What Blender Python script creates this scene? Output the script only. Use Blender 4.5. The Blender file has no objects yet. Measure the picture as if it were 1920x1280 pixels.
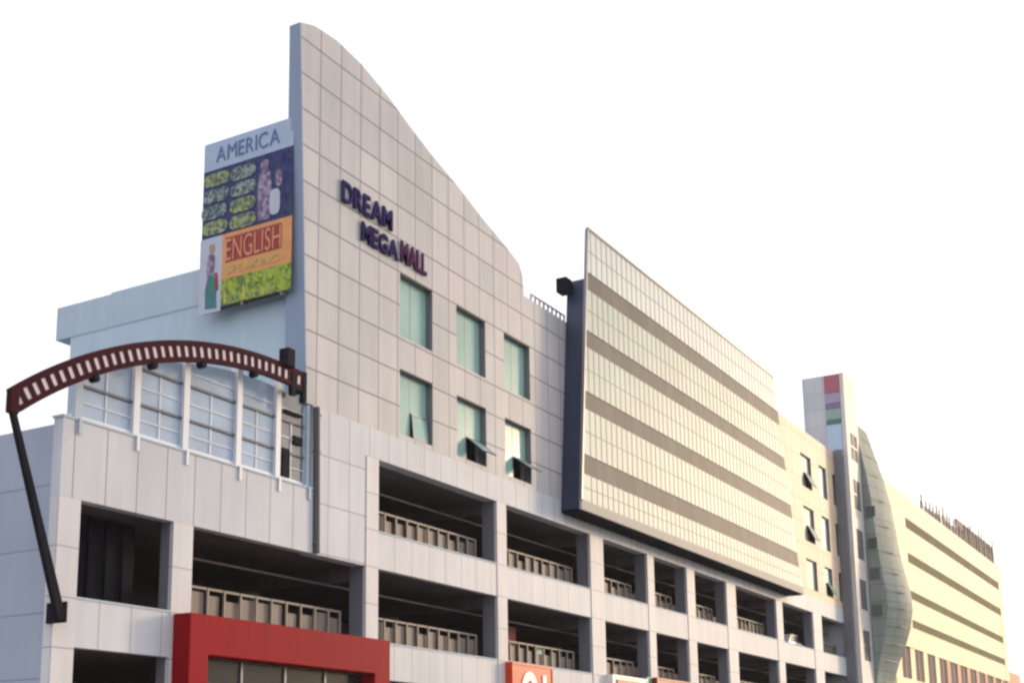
import bpy, math, random
from mathutils import Vector, Matrix
random.seed(4)
S = bpy.context.scene
COL = S.collection

# ------------------------------------------------------------------ camera
cam = bpy.data.cameras.new('camera')
cam.sensor_width = 36.0
cam.lens = 46.21
cam.shift_x = 0.02346
cam.shift_y = 0.17754
cam.clip_start = 0.1
cam.clip_end = 5000.0
co = bpy.data.objects.new('camera', cam)
co.matrix_world = Matrix(((0.50431995, -0.16079766, -0.84841352, 0.0),
                          (-0.86345272, -0.10588016, -0.49319245, -25.113),
                          (-0.01052597, 0.98129175, -0.19223866, 1.6),
                          (0, 0, 0, 1)))
# columns of the rotation are the camera axes: world X runs along the facade, Y into the building
COL.objects.link(co)
S.camera = co

# ------------------------------------------------------------------ sky, sun, exposure
SUN_EL, SUN_AZ = 11.0, 23.0          # azimuth from +X (along the street) towards the street side
sd = Vector((math.cos(math.radians(SUN_EL)) * math.cos(math.radians(SUN_AZ)),
             -math.cos(math.radians(SUN_EL)) * math.sin(math.radians(SUN_AZ)),
             math.sin(math.radians(SUN_EL))))
W = bpy.data.worlds.new('World'); S.world = W; W.use_nodes = True
nt = W.node_tree; nt.nodes.clear()
sky = nt.nodes.new('ShaderNodeTexSky'); sky.sky_type = 'NISHITA'; sky.sun_disc = False
sky.sun_elevation = math.radians(SUN_EL); sky.sun_rotation = math.atan2(sd.x, sd.y)
sky.dust_density = 4.0; sky.air_density = 1.2; sky.ozone_density = 1.0
# thin bright overcast veil over the blue
veil = nt.nodes.new('ShaderNodeMixRGB'); veil.blend_type = 'MIX'; veil.inputs[0].default_value = 0.5
veil.inputs[2].default_value = (18.5, 18.6, 19.6, 1)
bg = nt.nodes.new('ShaderNodeBackground'); bg.inputs[1].default_value = 0.10
wo = nt.nodes.new('ShaderNodeOutputWorld')
nt.links.new(sky.outputs[0], veil.inputs[1]); nt.links.new(veil.outputs[0], bg.inputs[0]); nt.links.new(bg.outputs[0], wo.inputs[0])
sl = bpy.data.lights.new('sun', 'SUN'); sl.energy = 1.8; sl.angle = math.radians(10.0); sl.color = (1.0, 0.76, 0.50)
so = bpy.data.objects.new('sun', sl); COL.objects.link(so)
so.rotation_euler = (-sd).to_track_quat('-Z', 'Y').to_euler()
S.view_settings.view_transform = 'Standard'; S.view_settings.look = 'None'
S.view_settings.gamma = 1.0; S.view_settings.exposure = 0.2; S.view_settings.use_curve_mapping = False
S.cycles.max_bounces = 8; S.cycles.filter_width = 2.6
S.cycles.volume_bounces = 1
S.cycles.use_denoising = True

# ------------------------------------------------------------------ helpers
class MB:
    def __init__(s): s.v = []; s.f = []; s.m = []
    def add(s, vs, fs, mi=0):
        b = len(s.v); s.v += [tuple(v) for v in vs]; s.f += [tuple(i + b for i in f) for f in fs]; s.m += [mi] * len(fs); return s
    def box(s, x0, x1, y0, y1, z0, z1, mi=0):
        vs = [(x, y, z) for x in (x0, x1) for y in (y0, y1) for z in (z0, z1)]
        return s.add(vs, [(0, 1, 3, 2), (4, 6, 7, 5), (0, 4, 5, 1), (2, 3, 7, 6), (0, 2, 6, 4), (1, 5, 7, 3)], mi)
    def prism(s, poly, axis, a, b, mi=0):
        # poly: list of 2-D points; axis 'y': poly in (x,z); axis 'x': poly in (y,z); axis 'z': poly in (x,y)
        def P(p, t): return (p[0], t, p[1]) if axis == 'y' else ((t, p[0], p[1]) if axis == 'x' else (p[0], p[1], t))
        n = len(poly); vs = [P(p, a) for p in poly] + [P(p, b) for p in poly]
        fs = [tuple(range(n)), tuple(range(2 * n - 1, n - 1, -1))] + [(i, i + n, (i + 1) % n + n, (i + 1) % n) for i in range(n)]
        return s.add(vs, fs, mi)
    def tube(s, p, q, r0, r1=None, n=10, mi=0):
        r1 = r0 if r1 is None else r1
        p, q = Vector(p), Vector(q); d = (q - p).normalized()
        u = d.orthogonal().normalized(); w = d.cross(u)
        vs = [p + (u * math.cos(a) + w * math.sin(a)) * r0 for a in [2 * math.pi * k / n for k in range(n)]]
        vs += [q + (u * math.cos(a) + w * math.sin(a)) * r1 for a in [2 * math.pi * k / n for k in range(n)]]
        fs = [(k, (k + 1) % n, (k + 1) % n + n, k + n) for k in range(n)] + [tuple(range(n - 1, -1, -1)), tuple(range(n, 2 * n))]
        return s.add(vs, fs, mi)
    def build(s, name, mats, parent=None, bevel=0.0, smooth=False, loc=None):
        me = bpy.data.meshes.new(name); me.from_pydata(s.v, [], s.f)
        if not isinstance(mats, (list, tuple)): mats = [mats]
        for m in mats: me.materials.append(m)
        for p, i in zip(me.polygons, s.m): p.material_index = i; p.use_smooth = smooth
        import bmesh
        bm = bmesh.new(); bm.from_mesh(me); bmesh.ops.recalc_face_normals(bm, faces=bm.faces); bm.to_mesh(me); bm.free()
        o = bpy.data.objects.new(name, me); COL.objects.link(o)
        if parent: o.parent = parent; o.matrix_parent_inverse = Matrix.Identity(4)
        if loc: o.location = loc
        if bevel:
            b = o.modifiers.new('bevel', 'BEVEL'); b.width = bevel; b.segments = 2; b.limit_method = 'ANGLE'
        return o

def tag(o, label=None, cat=None, group=None, kind=None):
    if label: o['label'] = label
    if cat: o['category'] = cat
    if group: o['group'] = group
    if kind: o['kind'] = kind
    return o
def empty(name, loc, label=None, cat=None, group=None):
    o = bpy.data.objects.new(name, None); COL.objects.link(o); o.location = (0, 0, 0); o.empty_display_size = 0.5
    o['base_point'] = loc
    return tag(o, label, cat, group)
def copy_part(o, parent, loc):
    c = o.copy(); COL.objects.link(c); c.parent = parent; c.location = loc
    for ch in o.children:
        d = ch.copy(); COL.objects.link(d); d.parent = c
    return c

# ------------------------------------------------------------------ materials
def new_mat(name):
    m = bpy.data.materials.new(name); m.use_nodes = True
    return m, m.node_tree, m.node_tree.nodes['Principled BSDF']
def N(nt, t, **k):
    n = nt.nodes.new(t)
    for a, b in k.items(): setattr(n, a, b)
    return n
def math_n(nt, op, a, b=None, c=None):
    n = nt.nodes.new('ShaderNodeMath'); n.operation = op
    for i, x in enumerate((a, b, c)):
        if x is None: continue
        if isinstance(x, (int, float)): n.inputs[i].default_value = x
        else: nt.links.new(x, n.inputs[i])
    return n.outputs[0]
def mixc(nt, fac, a, b, mode='MIX'):
    n = nt.nodes.new('ShaderNodeMixRGB'); n.blend_type = mode
    for i, x in enumerate((fac, a, b)):
        if isinstance(x, (int, float)): n.inputs[i].default_value = x
        elif isinstance(x, tuple): n.inputs[i].default_value = (*x, 1)
        else: nt.links.new(x, n.inputs[i])
    return n.outputs[0]

def paint(name, col, rough=0.6, var=0.12, scale=0.6, metal=0.0, streak=True, spec=0.4, bump=0.0):
    """painted / rendered surface with soft dirt clouds and rain streaks"""
    m, nt, b = new_mat(name)
    tc = N(nt, 'ShaderNodeTexCoord')
    n1 = N(nt, 'ShaderNodeTexNoise'); n1.inputs['Scale'].default_value = scale; n1.inputs['Detail'].default_value = 6
    nt.links.new(tc.outputs['Object'], n1.inputs['Vector'])
    mp = N(nt, 'ShaderNodeMapping'); mp.inputs['Scale'].default_value = (3.0, 3.0, 0.22)
    nt.links.new(tc.outputs['Object'], mp.inputs['Vector'])
    n2 = N(nt, 'ShaderNodeTexNoise'); n2.inputs['Scale'].default_value = 1.0; n2.inputs['Detail'].default_value = 4
    nt.links.new(mp.outputs[0], n2.inputs['Vector'])
    f = math_n(nt, 'ADD', math_n(nt, 'MULTIPLY', n1.outputs[0], 1.0), math_n(nt, 'MULTIPLY', n2.outputs[0], 0.8 if streak else 0.0))
    f = math_n(nt, 'MULTIPLY_ADD', f, 2 * var, 1 - (1.8 if streak else 1.0) * var)
    g = N(nt, 'ShaderNodeCombineXYZ')
    for i in range(3): nt.links.new(f, g.inputs[i])
    nt.links.new(mixc(nt, 1.0, col, g.outputs[0], 'MULTIPLY'), b.inputs['Base Color'])
    b.inputs['Roughness'].default_value = rough; b.inputs['Metallic'].default_value = metal
    b.inputs['Specular IOR Level'].default_value = spec
    if bump:
        bp = N(nt, 'ShaderNodeBump'); bp.inputs['Strength'].default_value = bump; bp.inputs['Distance'].default_value = 0.02
        nt.links.new(n1.outputs[0], bp.inputs['Height']); nt.links.new(bp.outputs[0], b.inputs['Normal'])
    return m

def panels(name, col, joint, pu, pz, ou=0.0, oz=0.0, wu=0.03, wz=0.03, var=0.10, tint=None, rough=0.55, dirt=0.19, spec=0.2, bump=0.35, relief=0.012):
    """cladding panels: each panel its own tone, dark recessed joints, slightly uneven plane; metres of the building frame"""
    m, nt, b = new_mat(name)
    tc = N(nt, 'ShaderNodeTexCoord'); sp = N(nt, 'ShaderNodeSeparateXYZ'); nt.links.new(tc.outputs['Object'], sp.inputs[0])
    ge = N(nt, 'ShaderNodeNewGeometry'); sn = N(nt, 'ShaderNodeSeparateXYZ'); nt.links.new(ge.outputs['True Normal'], sn.inputs[0])
    side = math_n(nt, 'GREATER_THAN', math_n(nt, 'ABSOLUTE', sn.outputs[0]), 0.7)
    u = math_n(nt, 'ADD', math_n(nt, 'MULTIPLY', sp.outputs[0], math_n(nt, 'SUBTRACT', 1.0, side)), math_n(nt, 'MULTIPLY', sp.outputs[1], side))
    un = math_n(nt, 'DIVIDE', math_n(nt, 'SUBTRACT', u, ou), pu)
    zn = math_n(nt, 'DIVIDE', math_n(nt, 'SUBTRACT', sp.outputs[2], oz), pz)
    fu, fz = math_n(nt, 'FRACT', un), math_n(nt, 'FRACT', zn)
    def edge(f, w): return math_n(nt, 'LESS_THAN', math_n(nt, 'MINIMUM', f, math_n(nt, 'SUBTRACT', 1.0, f)), w)
    j = math_n(nt, 'MAXIMUM', edge(fu, wu / pu / 2), edge(fz, wz / pz / 2))
    cell = N(nt, 'ShaderNodeCombineXYZ')
    nt.links.new(math_n(nt, 'FLOOR', un), cell.inputs[0]); nt.links.new(math_n(nt, 'FLOOR', zn), cell.inputs[1]); nt.links.new(side, cell.inputs[2])
    wn = N(nt, 'ShaderNodeTexWhiteNoise', noise_dimensions='3D'); nt.links.new(cell.outputs[0], wn.inputs['Vector'])
    n1 = N(nt, 'ShaderNodeTexNoise'); n1.inputs['Scale'].default_value = 0.35; n1.inputs['Detail'].default_value = 7
    nt.links.new(tc.outputs['Object'], n1.inputs['Vector'])
    mp = N(nt, 'ShaderNodeMapping'); mp.inputs['Scale'].default_value = (2.2, 2.2, 0.16)
    nt.links.new(tc.outputs['Object'], mp.inputs['Vector'])
    n2 = N(nt, 'ShaderNodeTexNoise'); n2.inputs['Scale'].default_value = 1.0; n2.inputs['Detail'].default_value = 5
    nt.links.new(mp.outputs[0], n2.inputs['Vector'])
    f = math_n(nt, 'ADD', math_n(nt, 'MULTIPLY', wn.outputs['Value'], var), math_n(nt, 'MULTIPLY', math_n(nt, 'ADD', n1.outputs[0], n2.outputs[0]), dirt * 1.6))
    f = math_n(nt, 'ADD', f, 1.0 - var / 2 - dirt * 1.6)
    g = N(nt, 'ShaderNodeCombineXYZ')
    for i in range(3): nt.links.new(f, g.inputs[i])
    base = col
    if tint:   # a second panel tone drawn per panel and in broad patches
        base = mixc(nt, math_n(nt, 'MULTIPLY', math_n(nt, 'ADD', wn.outputs['Value'], n1.outputs[0]), 0.5), col, tint)
    c = mixc(nt, 1.0, base, g.outputs[0], 'MULTIPLY')
    c = mixc(nt, j, c, joint)
    nt.links.new(c, b.inputs['Base Color'])
    b.inputs['Roughness'].default_value = rough; b.inputs['Specular IOR Level'].default_value = spec
    bp = N(nt, 'ShaderNodeBump'); bp.inputs['Strength'].default_value = bump; bp.inputs['Distance'].default_value = relief
    nt.links.new(math_n(nt, 'SUBTRACT', math_n(nt, 'MULTIPLY', n1.outputs[0], 2.0), j), bp.inputs['Height']); nt.links.new(bp.outputs[0], b.inputs['Normal'])
    return m

def glass(name, col, rough=0.08, metal=0.0, spec=0.9, alpha=1.0, wob=0.25, var=0.25, vscale=0.5):
    m, nt, b = new_mat(name)
    tc = N(nt, 'ShaderNodeTexCoord')
    n1 = N(nt, 'ShaderNodeTexNoise'); n1.inputs['Scale'].default_value = vscale; n1.inputs['Detail'].default_value = 3
    nt.links.new(tc.outputs['Object'], n1.inputs['Vector'])
    dk = tuple(c * (1 - var) for c in col); lt = tuple(min(1, c * (1 + var)) for c in col)
    nt.links.new(mixc(nt, n1.outputs[0], dk, lt), b.inputs['Base Color'])
    b.inputs['Roughness'].default_value = rough; b.inputs['Metallic'].default_value = metal
    b.inputs['Specular IOR Level'].default_value = spec; b.inputs['Alpha'].default_value = alpha
    bp = N(nt, 'ShaderNodeBump'); bp.inputs['Strength'].default_value = wob; bp.inputs['Distance'].default_value = 0.03
    nt.links.new(n1.outputs[0], bp.inputs['Height']); nt.links.new(bp.outputs[0], b.inputs['Normal'])
    return m

M = {}
M['pink'] = panels('pinkish_cladding', (0.455, 0.465, 0.495), (0.19, 0.185, 0.205), 1.155, 1.25, 33.47, 24.60, 0.05, 0.06, 0.14, (0.48, 0.455, 0.475), dirt=0.2)
M['white'] = panels('white_cladding', (0.52, 0.54, 0.60), (0.27, 0.26, 0.28), 1.13, 1.6, 31.9, 8.7, 0.035, 0.035, 0.07)
M['parapet'] = panels('white_parapet_panels', (0.52, 0.54, 0.60), (0.22, 0.21, 0.24), 1.09, 9.0, 22.5, 4.0, 0.035, 0.02, 0.07)
M['beam'] = panels('white_beam_panels', (0.55, 0.56, 0.61), (0.30, 0.28, 0.30), 1.1, 9.0, 22.5, 4.0, 0.03, 0.02, 0.06)
M['pillar'] = panels('white_pillar_panels', (0.60, 0.59, 0.62), (0.32, 0.30, 0.32), 50.0, 1.25, 0.0, 6.15, 0.02, 0.03, 0.05)
M['cream'] = panels('cream_cladding', (0.64, 0.52, 0.39), (0.36, 0.29, 0.24), 1.2, 1.5, 81.0, 12.4, 0.04, 0.04, 0.06, (0.58, 0.48, 0.37))
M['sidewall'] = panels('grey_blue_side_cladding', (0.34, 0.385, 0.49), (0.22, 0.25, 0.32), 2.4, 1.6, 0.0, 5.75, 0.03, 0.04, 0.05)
M['render'] = paint('pale_blue_render', (0.44, 0.54, 0.64), 0.75, 0.12, 0.35)
M['fin'] = paint('blue_grey_fin_edge', (0.25, 0.31, 0.44), 0.7, 0.12, 0.5)
M['coping'] = paint('pale_coping', (0.42, 0.51, 0.60), 0.7, 0.12)
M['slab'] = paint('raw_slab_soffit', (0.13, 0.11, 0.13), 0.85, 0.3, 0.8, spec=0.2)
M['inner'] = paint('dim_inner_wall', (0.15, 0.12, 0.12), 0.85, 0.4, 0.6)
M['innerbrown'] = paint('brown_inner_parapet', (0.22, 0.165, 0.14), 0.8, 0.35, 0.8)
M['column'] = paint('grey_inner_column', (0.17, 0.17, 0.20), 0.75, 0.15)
M['rail'] = paint('beige_railing', (0.27, 0.225, 0.195), 0.6, 0.2, 1.5)
M['railfill'] = paint('brown_railing_infill', (0.20, 0.16, 0.14), 0.6, 0.35, 2.0)
M['roof'] = paint('bitumen_roof', (0.16, 0.16, 0.16), 0.9, 0.3)
M['dark'] = paint('black_steel', (0.010, 0.010, 0.018), 0.7, 0.3, 2.0, spec=0.05)  # steel black, also used where unlit openings are painted dark
M['maroon'] = paint('maroon_steel', (0.040, 0.005, 0.012), 0.7, 0.25, 2.0, spec=0.06)
M['infill'] = paint('white_arch_infill', (0.60, 0.51, 0.55), 0.5, 0.12, 2.0)
M['whitepaint'] = paint('white_frame_paint', (0.66, 0.68, 0.74), 0.4, 0.08)
M['red'] = panels('red_portal_panels', (0.27, 0.005, 0.012), (0.13, 0.003, 0.008), 1.55, 20.0, 26.2, -5.0, 0.02, 0.02, 0.08, rough=0.6, spec=0.08, dirt=0.2)
M['redside'] = M['red']
M['orange'] = paint('orange_red_sign_face', (0.60, 0.05, 0.022), 0.4, 0.10, spec=0.2)
M['darkred'] = paint('dark_red_sign_face', (0.28, 0.012, 0.02), 0.45, 0.2, 1.5)
M['signwhite'] = paint('white_sign_face', (0.75, 0.70, 0.70), 0.4, 0.06)
M['greenpaint'] = paint('green_sign_face', (0.08, 0.30, 0.20), 0.5, 0.2)
M['greyband'] = panels('grey_spandrel_strip', (0.125, 0.115, 0.115), (0.08, 0.09, 0.085), 1.05, 9.0, 50.0, 4.0, 0.05, 0.02, 0.25, rough=0.6, spec=0.15)
M['navyside'] = paint('navy_side_sheet', (0.024, 0.034, 0.075), 0.45, 0.35, 0.4)
M['frame'] = paint('grey_aluminium', (0.20, 0.20, 0.215), 0.4, 0.1, 1.5, metal=0.3)
M['mulgrey'] = paint('greenish_mullion', (0.21, 0.23, 0.21), 0.6, 0.1, 1.5)
M['lightframe'] = paint('pale_aluminium', (0.42, 0.40, 0.37), 0.6, 0.08, 1.5, spec=0.1)
M['teal'] = glass('teal_window_glass', (0.27, 0.45, 0.425), 0.18, 0.0, 0.2, 1.0, 0.04, 0.30, 0.45)
M['frost'] = glass('pale_curtain_glass', (0.39, 0.45, 0.43), 0.5, 0.0, 0.22, 1.0, 0.25, 0.16, 0.35)
M['frosttop'] = glass('pale_screen_glass', (0.60, 0.64, 0.66), 0.5, 0.0, 0.25, 0.93, 0.2, 0.10, 0.4)
M['terrace'] = glass('blue_terrace_glass', (0.42, 0.52, 0.66), 0.06, 0.0, 0.6, 0.66, 0.4, 0.35, 0.8)
M['terracedark'] = glass('grey_terrace_glass', (0.14, 0.15, 0.19), 0.08, 0.0, 1.0, 0.85, 0.4, 0.6, 1.6)
M['smoke'] = panels('grey_green_curved_glass', (0.24, 0.275, 0.26), (0.16, 0.18, 0.17), 1.2, 1.25, 97.3, 8.0, 0.06, 0.07, 0.12, rough=0.6, spec=0.12, dirt=0.22)
M['ventgrey'] = paint('grey_vent', (0.10, 0.11, 0.11), 0.6, 0.3)
M['shop'] = glass('dark_shop_glass', (0.03, 0.03, 0.035), 0.15, 0.0, 0.15, 1.0, 0.2)
M['transom'] = paint('slate_transom', (0.07, 0.09, 0.13), 0.5, 0.2)
M['pipe'] = paint('grey_pipe', (0.10, 0.10, 0.105), 0.6, 0.15, spec=0.2)
M['shopgrey'] = glass('grey_stair_glass', (0.13, 0.13, 0.15), 0.6, 0.0, 0.05, 1.0, 0.2)
M['purple'] = paint('violet_letter', (0.028, 0.02, 0.10), 0.8, 0.2, 3.0, spec=0.04)
M['plum'] = paint('plum_letter', (0.085, 0.022, 0.085), 0.8, 0.25, 3.0, spec=0.04)

# ------------------------------------------------------------------ ground, road, pavement
def sheet(name, x0, x1, y0, y1, z, mat, kerb=None):
    b = MB(); b.box(x0, x1, y0, y1, z - 0.3, z)
    return tag(b.build(name, mat), kind='structure')
M['earth'] = paint('dusty_earth', (0.17, 0.15, 0.125), 0.95, 0.35, 0.05, streak=False)
M['asphalt'] = paint('asphalt', (0.055, 0.055, 0.058), 0.9, 0.35, 0.3, streak=False)
M['paving'] = paint('paving', (0.27, 0.25, 0.235), 0.85, 0.25, 0.8, streak=False)
M['kerb'] = paint('kerb_stone', (0.34, 0.33, 0.31), 0.8, 0.2, 1.0, streak=False)
M['linepaint'] = paint('road_paint', (0.7, 0.7, 0.68), 0.7, 0.2, 2.0, streak=False)
sheet('ground', -900, 1300, -700, 900, -0.02, M['earth'])
sheet('road', -400, 700, -29.0, -15.0, 0.0, M['asphalt'])
sheet('pavement', -400, 700, -14.8, -0.02, 0.14, M['paving'])
sheet('kerb', -400, 700, -15.0, -14.8, 0.15, M['kerb'])
b = MB()
for k in range(-30, 60): b.box(k * 6.0, k * 6.0 + 3.0, -22.07, -21.93, 0.0, 0.004)
tag(b.build('road_marking', M['linepaint']), kind='structure')

# ------------------------------------------------------------------ main building
mall = empty('shopping_mall', (22, 0, 0), 'long white and pinkish clad mall with open parking decks, curved fin and glass bay', 'building')
DEP = 22.0
PIL = [(26.1, 26.87), (35.1, 35.8), (43.85, 44.6), (52.2, 53.55), (58.55, 59.35), (63.65, 64.75), (69.55, 71.05), (78.3, 79.5), (86.0, 87.95), (94.9, 95.9)]
CORNER = (22.1, 22.8)
SILL = [2.4, 6.15, 9.88]; TOP = [4.95, 8.64, 12.4]
TX = 95.9
# pillars
for i, (a, c) in enumerate([CORNER] + PIL):
    z1 = 12.4 if a > 35 else (8.64 if a > 23 else 8.64)
    b = MB(); b.box(a, c, -0.03, 0.10 if i else 0.298, 0.14, z1); b.build('pillar', M['pillar'], mall)
    b = MB(); b.box(a + (0.015 if i else 0.41), c - 0.015, 0.101 if i else 0.31, 0.66 if i != 1 else 0.45, 0.14, z1 - 0.002 if i else 8.6); b.build('column', M['column'], mall)
# beams and parapet panels between pillars
def span(a, c, z0, z1, mat=None, y0=0.0, y1=0.25, name='beam'):
    b = MB(); b.box(a, c, y0, y1, z0, z1); return b.build(name, mat or M['beam'], mall)
edges = [CORNER] + PIL
for i in range(len(edges) - 1):
    a, c = edges[i][1], edges[i + 1][0]
    span(a, c, TOP[0], SILL[1])
    if a > 35: span(a, c, TOP[1], SILL[2])
    # ground floor shop glazing, set back
    b = MB(); b.box(a, c, 1.2, 1.26, 0.14, 2.4); b.build('shop_window', M['shop'], mall)
    span(a, c, 2.0, 2.4)
    # sill copings
    for z, ok in ((SILL[1], True), (SILL[2], a > 35)):
        if ok:
            b = MB(); b.box(a, c, -0.025, 0.30, z, z + 0.05); b.build('sill', M['coping'], mall)
# parapet over left bays
span(22.1, 32.2, 8.64, 10.66, M['parapet'], -0.03, 0.3, 'parapet')
b = MB(); b.box(22.06, 32.2, -0.06, 0.34, 10.66, 10.72); b.build('coping', M['coping'], mall)
# white tiled wall right of the drainpipe
span(32.2, 35.8, 8.64, 13.42, M['white'], 0.0, 0.5, 'tiled_wall')
span(35.8, TX, 12.4, 13.42, M['white'], 0.0, 0.5, 'lintel')
# side wall of the podium, facing left
b = MB(); b.box(22.1, 22.5, 0.30, DEP, 0.14, 10.5); b.build('side_wall', M['sidewall'], mall)
b = MB(); b.box(22.1, 22.5, 0.62, 0.9, 0.14, 8.64)
# floors, ceilings, inner walls
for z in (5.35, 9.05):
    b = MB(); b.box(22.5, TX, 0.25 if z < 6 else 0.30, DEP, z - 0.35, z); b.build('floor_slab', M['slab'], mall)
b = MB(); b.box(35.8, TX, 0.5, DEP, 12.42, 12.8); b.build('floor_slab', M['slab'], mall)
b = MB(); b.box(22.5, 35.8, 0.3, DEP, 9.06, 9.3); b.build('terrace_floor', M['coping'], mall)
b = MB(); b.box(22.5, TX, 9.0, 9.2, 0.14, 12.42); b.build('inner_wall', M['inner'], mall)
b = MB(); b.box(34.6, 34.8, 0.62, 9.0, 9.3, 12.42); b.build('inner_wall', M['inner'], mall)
# downstand beams and inner columns in the decks
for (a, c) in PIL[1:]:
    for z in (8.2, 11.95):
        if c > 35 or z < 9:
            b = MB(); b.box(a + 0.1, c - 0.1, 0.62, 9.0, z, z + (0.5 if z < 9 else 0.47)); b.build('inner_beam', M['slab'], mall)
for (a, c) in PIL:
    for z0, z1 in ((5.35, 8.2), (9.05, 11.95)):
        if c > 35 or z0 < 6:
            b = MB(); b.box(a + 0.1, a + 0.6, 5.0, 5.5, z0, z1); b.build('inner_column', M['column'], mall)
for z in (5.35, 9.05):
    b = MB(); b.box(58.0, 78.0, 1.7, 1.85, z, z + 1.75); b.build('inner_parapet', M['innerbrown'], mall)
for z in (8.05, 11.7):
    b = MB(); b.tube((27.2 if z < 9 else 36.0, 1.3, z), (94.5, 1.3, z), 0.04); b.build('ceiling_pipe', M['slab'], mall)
# railings behind the sills
def railing(a, c, z, n, h=1.0, y=0.72):
    b = MB()
    b.box(a, c, y, y + 0.05, z + h - 0.07, z + h, 0); b.box(a, c, y, y + 0.05, z - 0.35, z - 0.28, 0)
    step = (c - a) / n
    for k in range(n + 1):
        x = min(a + k * step, c - 0.09); b.box(x, x + 0.065, y - 0.02, y + 0.05, z - 0.4, z + h - 0.01, 0)
    for k in range(n):
        x = a + k * step + 0.09
        b.box(x + 0.03, x + step * (0.7 + 0.28 * random.random()), y + 0.08, y + 0.11, z - 0.28, z + h - 0.10 - 0.25 * random.random(), 1)
    return b.build('railing', [M['rail'], M['railfill']], mall)
RB = list(zip([e[1] for e in edges], [e[0] for e in edges[1:]]))
for i, (a, c) in enumerate(RB):
    if i == 0: continue
    n = max(4, int((c - a) / 0.72))
    railing(a + 0.02, c - 0.35, 6.15, n)
    if a > 35 and not 79 < a < 80: railing(a + 0.02, c - 0.35, 9.88, n)
# left empty bay: added black sheet and slats stand in for its dark depth
b = MB()
b.box(22.82, 26.08, 1.4, 1.5, 5.36, 8.63)
for k in range(5): b.box(23.1 + k * 0.62, 23.17 + k * 0.62, 1.3, 1.39, 5.36, 8.63)
b.build('shutter', M['dark'], mall)
# ---- upper storeys
XFL = lambda z: 31.22 + (26.3 - z) * (31.85 - 31.22) / (26.3 - 13.42)
TOPC = [(31.2, 26.35), (31.94, 26.62), (33.2, 26.72), (34.65, 26.55), (36.3, 26.1), (37.5, 25.65), (39.1, 25.1), (41.3, 24.5), (43.1, 23.9), (44.8, 23.45), (46.05, 23.05), (46.35, 22.6), (46.45, 21.75), (50.6, 21.75)]
def ztop(x):
    for (a, za), (c, zc) in zip(TOPC, TOPC[1:]):
        if a <= x <= c: return za + (zc - za) * (x - a) / (c - a)
WX = [(37.1, 39.25), (40.95, 43.15), (44.65, 46.85)]
WZ = [(13.62, 16.0), (17.22, 19.6)]
b = MB()
def toppiece(x0, x1, z0, left=None):
    pts = [(x0, z0), (x1, z0), (x1, ztop(x1))]
    pts += [(x, z) for x, z in reversed(TOPC) if x0 < x < x1]
    pts += [(left if left else x0, ztop(left if left else x0))]
    b.prism(pts, 'y', 0.0, 0.42 if left else 0.6)
toppiece(31.85, 37.1, 13.42, 31.21)
xs = [37.1]
cuts = [(37.1, 39.25, True), (39.25, 40.95, False), (40.95, 43.15, True), (43.15, 44.65, False), (44.65, 46.85, True), (46.85, 50.6, False)]
for x0, x1, w in cuts:
    if w:
        b.box(x0, x1, 0, 0.6, 13.42, WZ[0][0]); b.box(x0, x1, 0, 0.6, WZ[0][1], WZ[1][0]); toppiece(x0, x1, WZ[1][1])
    else: toppiece(x0, x1, 13.42)
b.build('front_wall', M['pink'], mall)
# left edge facing of the fin
b = MB(); b.prism([(31.81, 13.45), (31.845, 13.45), (31.205, 26.33), (31.15, 26.33)], 'y', -0.01, 0.44); b.build('fin_edge', M['fin'], mall)
b = MB()          # return behind the fin edge, deeper towards the foot
b.add([(31.81, .445, 13.45), (32.4, .445, 13.45), (32.4, .88, 13.45), (31.81, .88, 13.45), (31.2, .445, 26.3), (31.5, .445, 26.3), (31.5, .47, 26.3), (31.2, .47, 26.3)],
      [(0, 1, 2, 3), (4, 5, 6, 7), (0, 1, 5, 4), (1, 2, 6, 5), (2, 3, 7, 6), (3, 0, 4, 7)])
b.build('fin_return', M['fin'], mall)
# bodies behind
b = MB(); b.box(31.95, 66.0, 1.0, 11.0, 12.8, 18.55); b.build('upper_block', M['render'], mall)
b = MB(); b.box(31.95, 36.9, 0.421, 1.0, 13.42, 18.55); b.box(47.05, 66, 0.6, 1.0, 13.42, 21.4)
b.build('upper_block', M['render'], mall)
b = MB(); b.box(31.92, 36.5, 0.43, 11.75, 17.65, 18.9); b.build('coping', M['coping'], mall)
b = MB(); b.box(36.6, 66.0, 1.0, 14.0, 18.56, 21.5); b.build('upper_block', M['render'], mall)
b = MB(); b.box(31.95, 36.5, 0.66, 11.0, 9.3, 12.8); b.build('upper_block', M['render'], mall)
b = MB(); b.box(66.0, 96.0, 0.3, DEP, 13.42, 24.75); b.build('upper_block', M['cream'], mall)
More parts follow.
